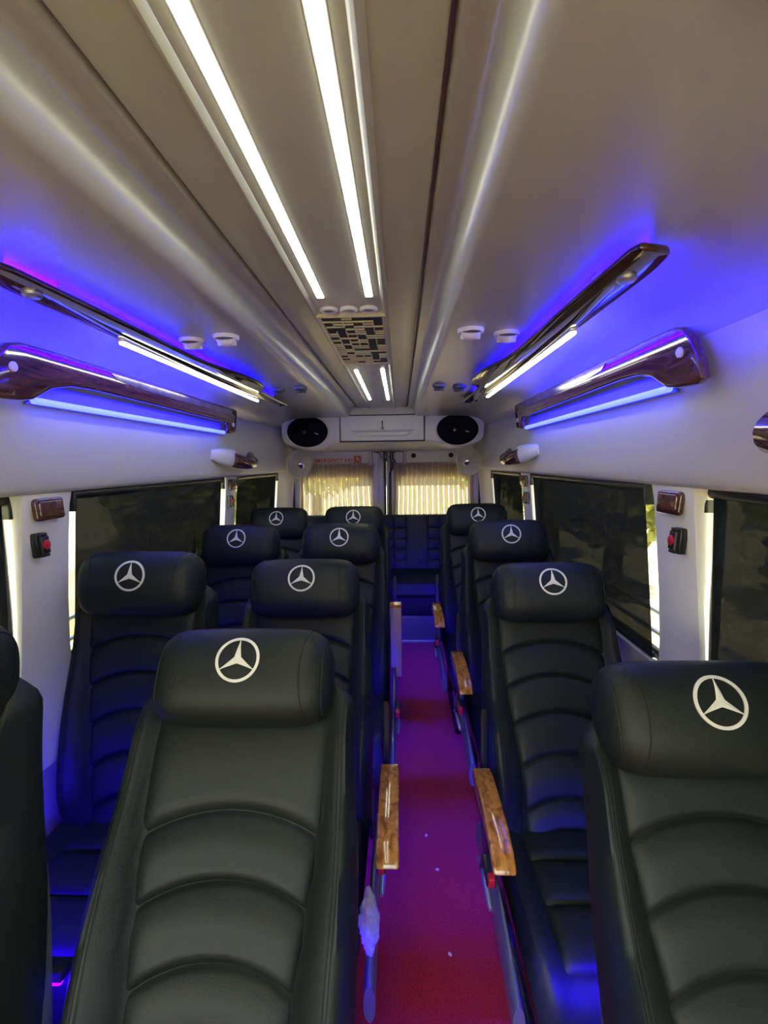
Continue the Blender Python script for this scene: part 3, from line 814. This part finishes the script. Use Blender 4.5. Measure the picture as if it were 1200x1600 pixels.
# rear shell
bm = nb(); secs = []
for i in range(13):
    t = -.05 + .50 * i / 12; w = .230 - .03 * (i / 12) ** 3; 
    secs.append([(-w, .020, t), (-w - .002, .026, t), (-w, .050, t), (-w * .8, .074, t), (0, .080, t), (w * .8, .074, t), (w, .050, t), (w + .002, .026, t), (w, .020, t), (w - .004, .020, t), (w * .8, .062, t), (0, .066, t), (-w * .8, .062, t), (-w + .004, .020, t)])
loft(bm, secs); ME['shell'] = mesh_of('back_shell', bm, 'shell', 50)
bm = nb(); box(bm, (0, .088, .150), (.40, .012, .016), .004); ME['foot'] = mesh_of('foot_light', bm, 'ledfoot')
bm = nb(); prism(bm, [(.070, .159), (.070, .176), (.100, .174), (.112, .168), (.112, .162), (.100, .160)], lambda u, v, d: (d, u, v), -.21, .21); hood_me = mesh_of('added_light_hood', bm, 'plastic')  # added lip that keeps the foot light from spilling up the walls
ME['hood'] = hood_me
bm = nb(); box(bm, (0, -.22, .262), (.40, .42, .05), .008); ME['base'] = mesh_of('seat_frame', bm, 'metal')
bm = nb(); tube(bm, [(0, .02, .25), (0, .01, .05), (0, .0, .02), (0, -.42, .02), (0, -.43, .05), (0, -.40, .25)], .016, 8); ME['leg'] = mesh_of('leg', bm, 'metal')
# armrest (x centred on 0, hinge at origin, reaching to -y)
bm = nb()
top_ = [(.030, .012), (.0, .018), (-.06, .020), (-.14, .020), (-.21, .016), (-.26, .004), (-.292, -.016), (-.298, -.030)]
bot_ = [(-.285, -.034), (-.24, -.018), (-.18, -.010), (-.06, -.012), (.02, -.014), (.030, -.008)]
prism(bm, top_ + bot_, lambda u, v, d: (d, u, v), -.027, .027, .006, 3); ME['arm'] = mesh_of('armrest', bm, 'burl', 35)
bm = nb(); prism(bm, [(.02, -.012), (-.04, -.008), (-.262, -.012), (-.275, -.028), (-.05, -.034), (.06, -.034), (.06, -.012)], lambda u, v, d: (d, u, v), -.0235, .0235, .003); ME['arm_plate'] = mesh_of('armrest_plate', bm, 'silver', 35)
bm = nb()
prism(bm, [(.05, .20), (.035, .0), (.0, -.02), (-.03, -.01), (-.03, -.06), (-.08, -.13), (-.10, -.20), (.02, -.20), (.06, -.1)], lambda u, v, d: (d, u, v), -.010, .010, .004); ME['bracket'] = mesh_of('armrest_bracket', bm, 'plastic', 35)
bm = nb(); secs = []
for i in range(15):
    t = i / 14; y = .06 - .52 * t; z = .30 + .05 * math.sin(math.pi * (t * .8 + .1)) - .02 * t; h = .045 + .022 * math.sin(math.pi * t)
    secs.append([(.014 * math.cos(a), y, z + h * math.sin(a)) for a in [k * 2 * math.pi / 14 for k in range(14)]])
loft(bm, secs); ME['cover'] = mesh_of('side_cover', bm, 'shell', 60)
bm = nb(); tube(bm, [(0, -.05, .33), (0, -.10, .35), (0, -.20, .352), (0, -.235, .345)], [.008, .008, .010, .006], 10); ME['lever'] = mesh_of('recline_lever', bm, 'silver')
bm = nb(); box(bm, (0, 0, 0), (.026, .075, .030), .006); tube(bm, [(0, .03, 0), (0, .07, -.05), (0, .09, -.12)], .009, 8); ME['buckle'] = mesh_of('belt_buckle', bm, 'plastic')
bm = nb(); box(bm, (0, -.030, .006), (.018, .022, .030), .003); ME['button'] = mesh_of('release_button', bm, 'red')

def link(name, me, parent, loc=(0, 0, 0), rot=(0, 0, 0), sc=(1, 1, 1)):
    o = bpy.data.objects.new(name, me); C.objects.link(o); o.parent = parent; o.location = loc; o.rotation_euler = rot; o.scale = sc
    return o
def seat(logo, a, aisle, label, kind='std', arm_up=False, arm_dx=.262, wide=1.0):
    X, Y, Z = logo; a = R(a); d = .132; h = HB + .026
    yp = Y - (h * math.sin(a) - d * math.cos(a)); dz = Z - (PZ + h * math.cos(a) + d * math.sin(a))
    r = empty('passenger_seat', (X, yp, 0), label, 'seat', 'black reclining passenger seats')
    rot = (-a, 0, 0); pv = (0, 0, PZ + dz)
    b = link('backrest', ME['backrest'], r, pv, rot, (wide, 1, 1))
    for pm in ME['pads_' + kind]: link('back_pad', pm, b)
    for q in ME['back_seam']: link('seam', q, b)
    hr = link('headrest', ME['headrest'], r, pv, rot)
    for q in ME['head_seam']: link('seam', q, hr)
    em = link('emblem', ME['emblem'], hr); em['label'] = 'white embroidered three-pointed star in a ring'
    sh = link('back_shell', ME['shell'], r, pv, rot, (wide, 1, 1))
    fl = link('foot_light', ME['foot'], r, pv, rot); link('added_light_hood', ME['hood'], fl)
    c = link('cushion', ME['cushion'], r, (0, 0, dz))
    for q in ME['seat_pad']: link('seat_pad', q, c)
    link('seat_frame', ME['base'], r, (0, 0, dz))
    for sx in (-1, 1): link('leg', ME['leg'], r, (sx * .17, 0, 0), sc=(1, 1, (.25 + dz) / .25))
    s = aisle
    if s:
        ar = link('armrest', ME['arm'], r, (s * arm_dx, (-.10 if s > 0 else -.075) if not arm_up else -.03, (.60 if not arm_up else .575) + dz), (R(-84) if arm_up else 0, 0, 0))
        ar['label'] = 'glossy burl wood armrest' + (' folded upright' if arm_up else '')
        link('armrest_plate', ME['arm_plate'], ar)
        link('armrest_bracket', ME['bracket'], r, (s * (arm_dx - .012), -.06, .575 + dz))
        link('side_cover', ME['cover'], r, (s * .248, 0, dz))
        link('recline_lever', ME['lever'], r, (s * .268, 0, dz))
    sb = s if s else 1
    bu = link('belt_buckle', ME['buckle'], r, (sb * .268, -.21, .435 + dz), (R(12), 0, 0)) if s else link('belt_buckle', ME['buckle'], r, (.12, -.10, .455 + dz), (R(14), 0, R(-50))); link('release_button', ME['button'], bu)
    return r
SEATS = [
    ((-.672, .620, 1.178), 9, 0, 'black seat cut by the left edge of the picture, front of the window column', 'std'),
    ((-.664, 1.371, 1.150), 12, 0, 'black left window seat beside the front left pillar, second from the front', 'std'),
    ((-.644, 2.239, 1.124), 15, 0, 'black left window seat beside the middle left pillar, third from the front', 'std'),
    ((-.638, 2.960, 1.136), 12, 0, 'rearmost black seat of the left window column, below the left fan', 'std'),
    ((-.201, .933, 1.080), 31, 0, 'large black seat in the left foreground, nearest the camera beside the aisle', 'front'),
    ((-.199, 1.562, 1.095), 21, 1, 'black seat left of the aisle directly behind the large foreground seat', 'std'),
    ((-.158, 2.239, 1.126), 15, 1, 'black seat left of the aisle with its armrest folded upright', 'std'),
    ((-.158, 2.930, 1.142), 12, 1, 'rearmost black seat left of the aisle, before the left rear curtain', 'std'),
    ((.678, .819, 1.051), 27, 0, 'black seat in the right foreground cut by the right picture edge', 'std'),
    ((.622, 1.562, 1.079), 23, -1, 'black single seat right of the aisle, second from the front', 'std'),
    ((.640, 2.239, 1.134), 14, -1, 'black single seat right of the aisle, third from the front', 'std'),
    ((.598, 2.930, 1.150), 11, -1, 'rearmost black single seat right of the aisle', 'std'),
]
for i, (lg, a, ai, lb, kd) in enumerate(SEATS): seat(lg, a, ai, lb, kd, arm_up=(i == 6), arm_dx=.29 if i == 5 else .262, wide={4: 1.05, 0: .92, 1: .97, 8: .95}.get(i, 1.0))

# ------------------------------------------------------------------ rear bench
r = empty('rear_bench', (0, 3.85, 0), 'black rear bench seat across the back of the van', 'bench')
bm = nb(); prism(bm, [(.30, .50), (.24, .52), (.30, .98), (.33, 1.012), (.38, 1.015), (.42, .99), (.42, .50)], lambda u, v, d: (d, u, v), -.80, .80, .012, 3); bb = finish('backrest', bm, 'leather', r)
bm = nb(); prism(bm, [(-.14, .44), (-.13, .52), (-.08, .555), (.26, .565), (.28, .55), (.28, .42), (-.10, .40)], lambda u, v, d: (d, u, v), -.80, .80, .02, 3); cc = finish('cushion', bm, 'leather', r)
for xc in (-.60, -.13, .27, .66):
    bm = nb(); prism(bm, rrect(-.085, .085, 0, .46, .01), lambda u, v, d: (xc + u, .255 + .11 * v + d, .545 + v), -.012, .02, .005, 2); finish('centre_panel', bm, 'leather', bb)
    for s in (-1, 1):
        for k in range(5):
            bm = nb(); z0 = .545 + .092 * k
            prism(bm, rrect(-.055, .055, 0, .088, .02, 3), lambda u, v, d: (xc + s * .145 + u, .255 + .11 * (z0 - .545 + v) + d, z0 + v), -.02, .02, .012, 2); finish('back_pad', bm, 'leather', bb)
bm = nb(); box(bm, (0, .02, .11), (1.66, .03, .22), .003); hb = finish('heel_board', bm, 'shell', r)
bm = nb(); box(bm, (0, -.002, .012), (1.66, .02, .022), .003); finish('kick_strip', bm, 'silver', hb)
bm = nb(); box(bm, (0, .30, .31), (1.60, .50, .2), .01); finish('bench_base', bm, 'dark', r)

# ------------------------------------------------------------------ small things
rnd = random.Random(4)
bm = nb(); secs = []
for i in range(17):
    t = i / 16; z = -.075 + .15 * t; w = .004 + .022 * math.sin(math.pi * (.1 + .85 * t))
    secs.append([(w * math.cos(a) * (.5 + rnd.uniform(0, .5)), w * math.sin(a) * (1.0 + rnd.uniform(-.3, .5)), z + rnd.uniform(-.004, .004)) for a in [k * 2 * math.pi / 14 for k in range(14)]])
loft(bm, secs)
o = finish('plastic_bag', bm, 'bag', angle=10); o.location = (.052, .965, .475)
tag(o, 'crinkled clear plastic bag tucked beside the left armrest', 'bag')
for i, (x, y, wh) in enumerate(((.245, 1.62, 'pale paper scrap on the red carpet between the two nearest armrests'), (.22, 1.78, 'tiny paper scrap on the carpet beyond the nearest armrests'), (.27, 1.32, 'pale paper scrap on the carpet nearest the camera'))):
    bm = nb(); prism(bm, [(.0, .0), (.008, -.002), (.011, .005), (.004, .009), (-.002, .006)], lambda u, v, d: (u, v, d + .15 * u), 0, .0015)
    o = finish('paper_scrap', bm, 'paper'); o.location = (x, y, .001); o.rotation_euler = (0, 0, i * 1.3); tag(o, wh, 'scrap', 'paper scraps on the carpet')

# ------------------------------------------------------------------ outside
bm = nb(); box(bm, (0, 5, -.75), (80, 80, .1)); struct(finish('ground', bm, 'ground'), 'pale paving outside the van', 'ground')
bm = nb(); box(bm, (-4.2, 2.5, -.15), (.3, 14, 1.1), .02); struct(finish('wall_outside', bm, 'stone'), 'low pale stone wall outside the left windows', 'wall')
def tree(x, y, h, rad, label, seed):
    r = empty('tree', (x, y, -.7), label, 'tree', 'trees outside the van'); rn = random.Random(seed)
    bm = nb(); tube(bm, [(0, 0, 0), (.05, 0, h * .3), (0, .08, h * .6), (.05, 0, h * .8)], [.16, .13, .10, .05], 10)
    for k in range(5):
        a = rn.uniform(0, 6.28); tube(bm, [(0, 0, h * (.4 + .06 * k)), (rad * .5 * math.cos(a), rad * .5 * math.sin(a), h * (.55 + .07 * k))], [.06, .02], 6)
    finish('trunk', bm, 'bark', r)
    bm = nb()
    for k in range(2200):
        while True:
            v = Vector((rn.uniform(-1, 1), rn.uniform(-1, 1), rn.uniform(-1, 1)))
            if .25 < v.length < 1: break
        p = Vector((v.x * rad, v.y * rad, h * .62 + v.z * h * .42)); sz = rn.uniform(.10, .22)
        u = Vector((rn.uniform(-1, 1), rn.uniform(-1, 1), rn.uniform(-1, 1))).normalized(); w = u.orthogonal().normalized()
        q = [p - u * sz, p + w * sz * .5, p + u * sz, p - w * sz * .5]
        bm.faces.new([bm.verts.new(c) for c in q])
    finish('foliage', bm, 'leaf', r)['kind'] = 'stuff'
tree(-2.4, 14.5, 5.6, 2.2, 'leafy tree seen through the left rear curtain', 1)
tree(2.6, 15.0, 5.8, 2.2, 'leafy tree seen through the right rear curtain', 2)
tree(7.0, 5.5, 4.2, 1.8, 'leafy tree outside the right windows', 3)
for x, y, lb, sd_ in ((-3.5, 7.8, 'unseen leafy shrub added to darken the middle left blind', 11), (-3.5, 10.9, 'unseen leafy shrub added to darken the rear left blind', 12), (-3.2, 2.4, 'unseen leafy shrub added to darken the front left blind', 13),
                  (3.5, 7.8, 'unseen leafy shrub added to darken the middle right blind', 14), (3.5, 10.9, 'unseen leafy shrub added to darken the rear right blind', 15), (3.2, 2.3, 'unseen leafy shrub added to darken the front right blind', 16)):
    tree(x, y, 3.6, 1.2, lb, sd_)  # unseen shrubs added to keep the blinds dark between bright patches
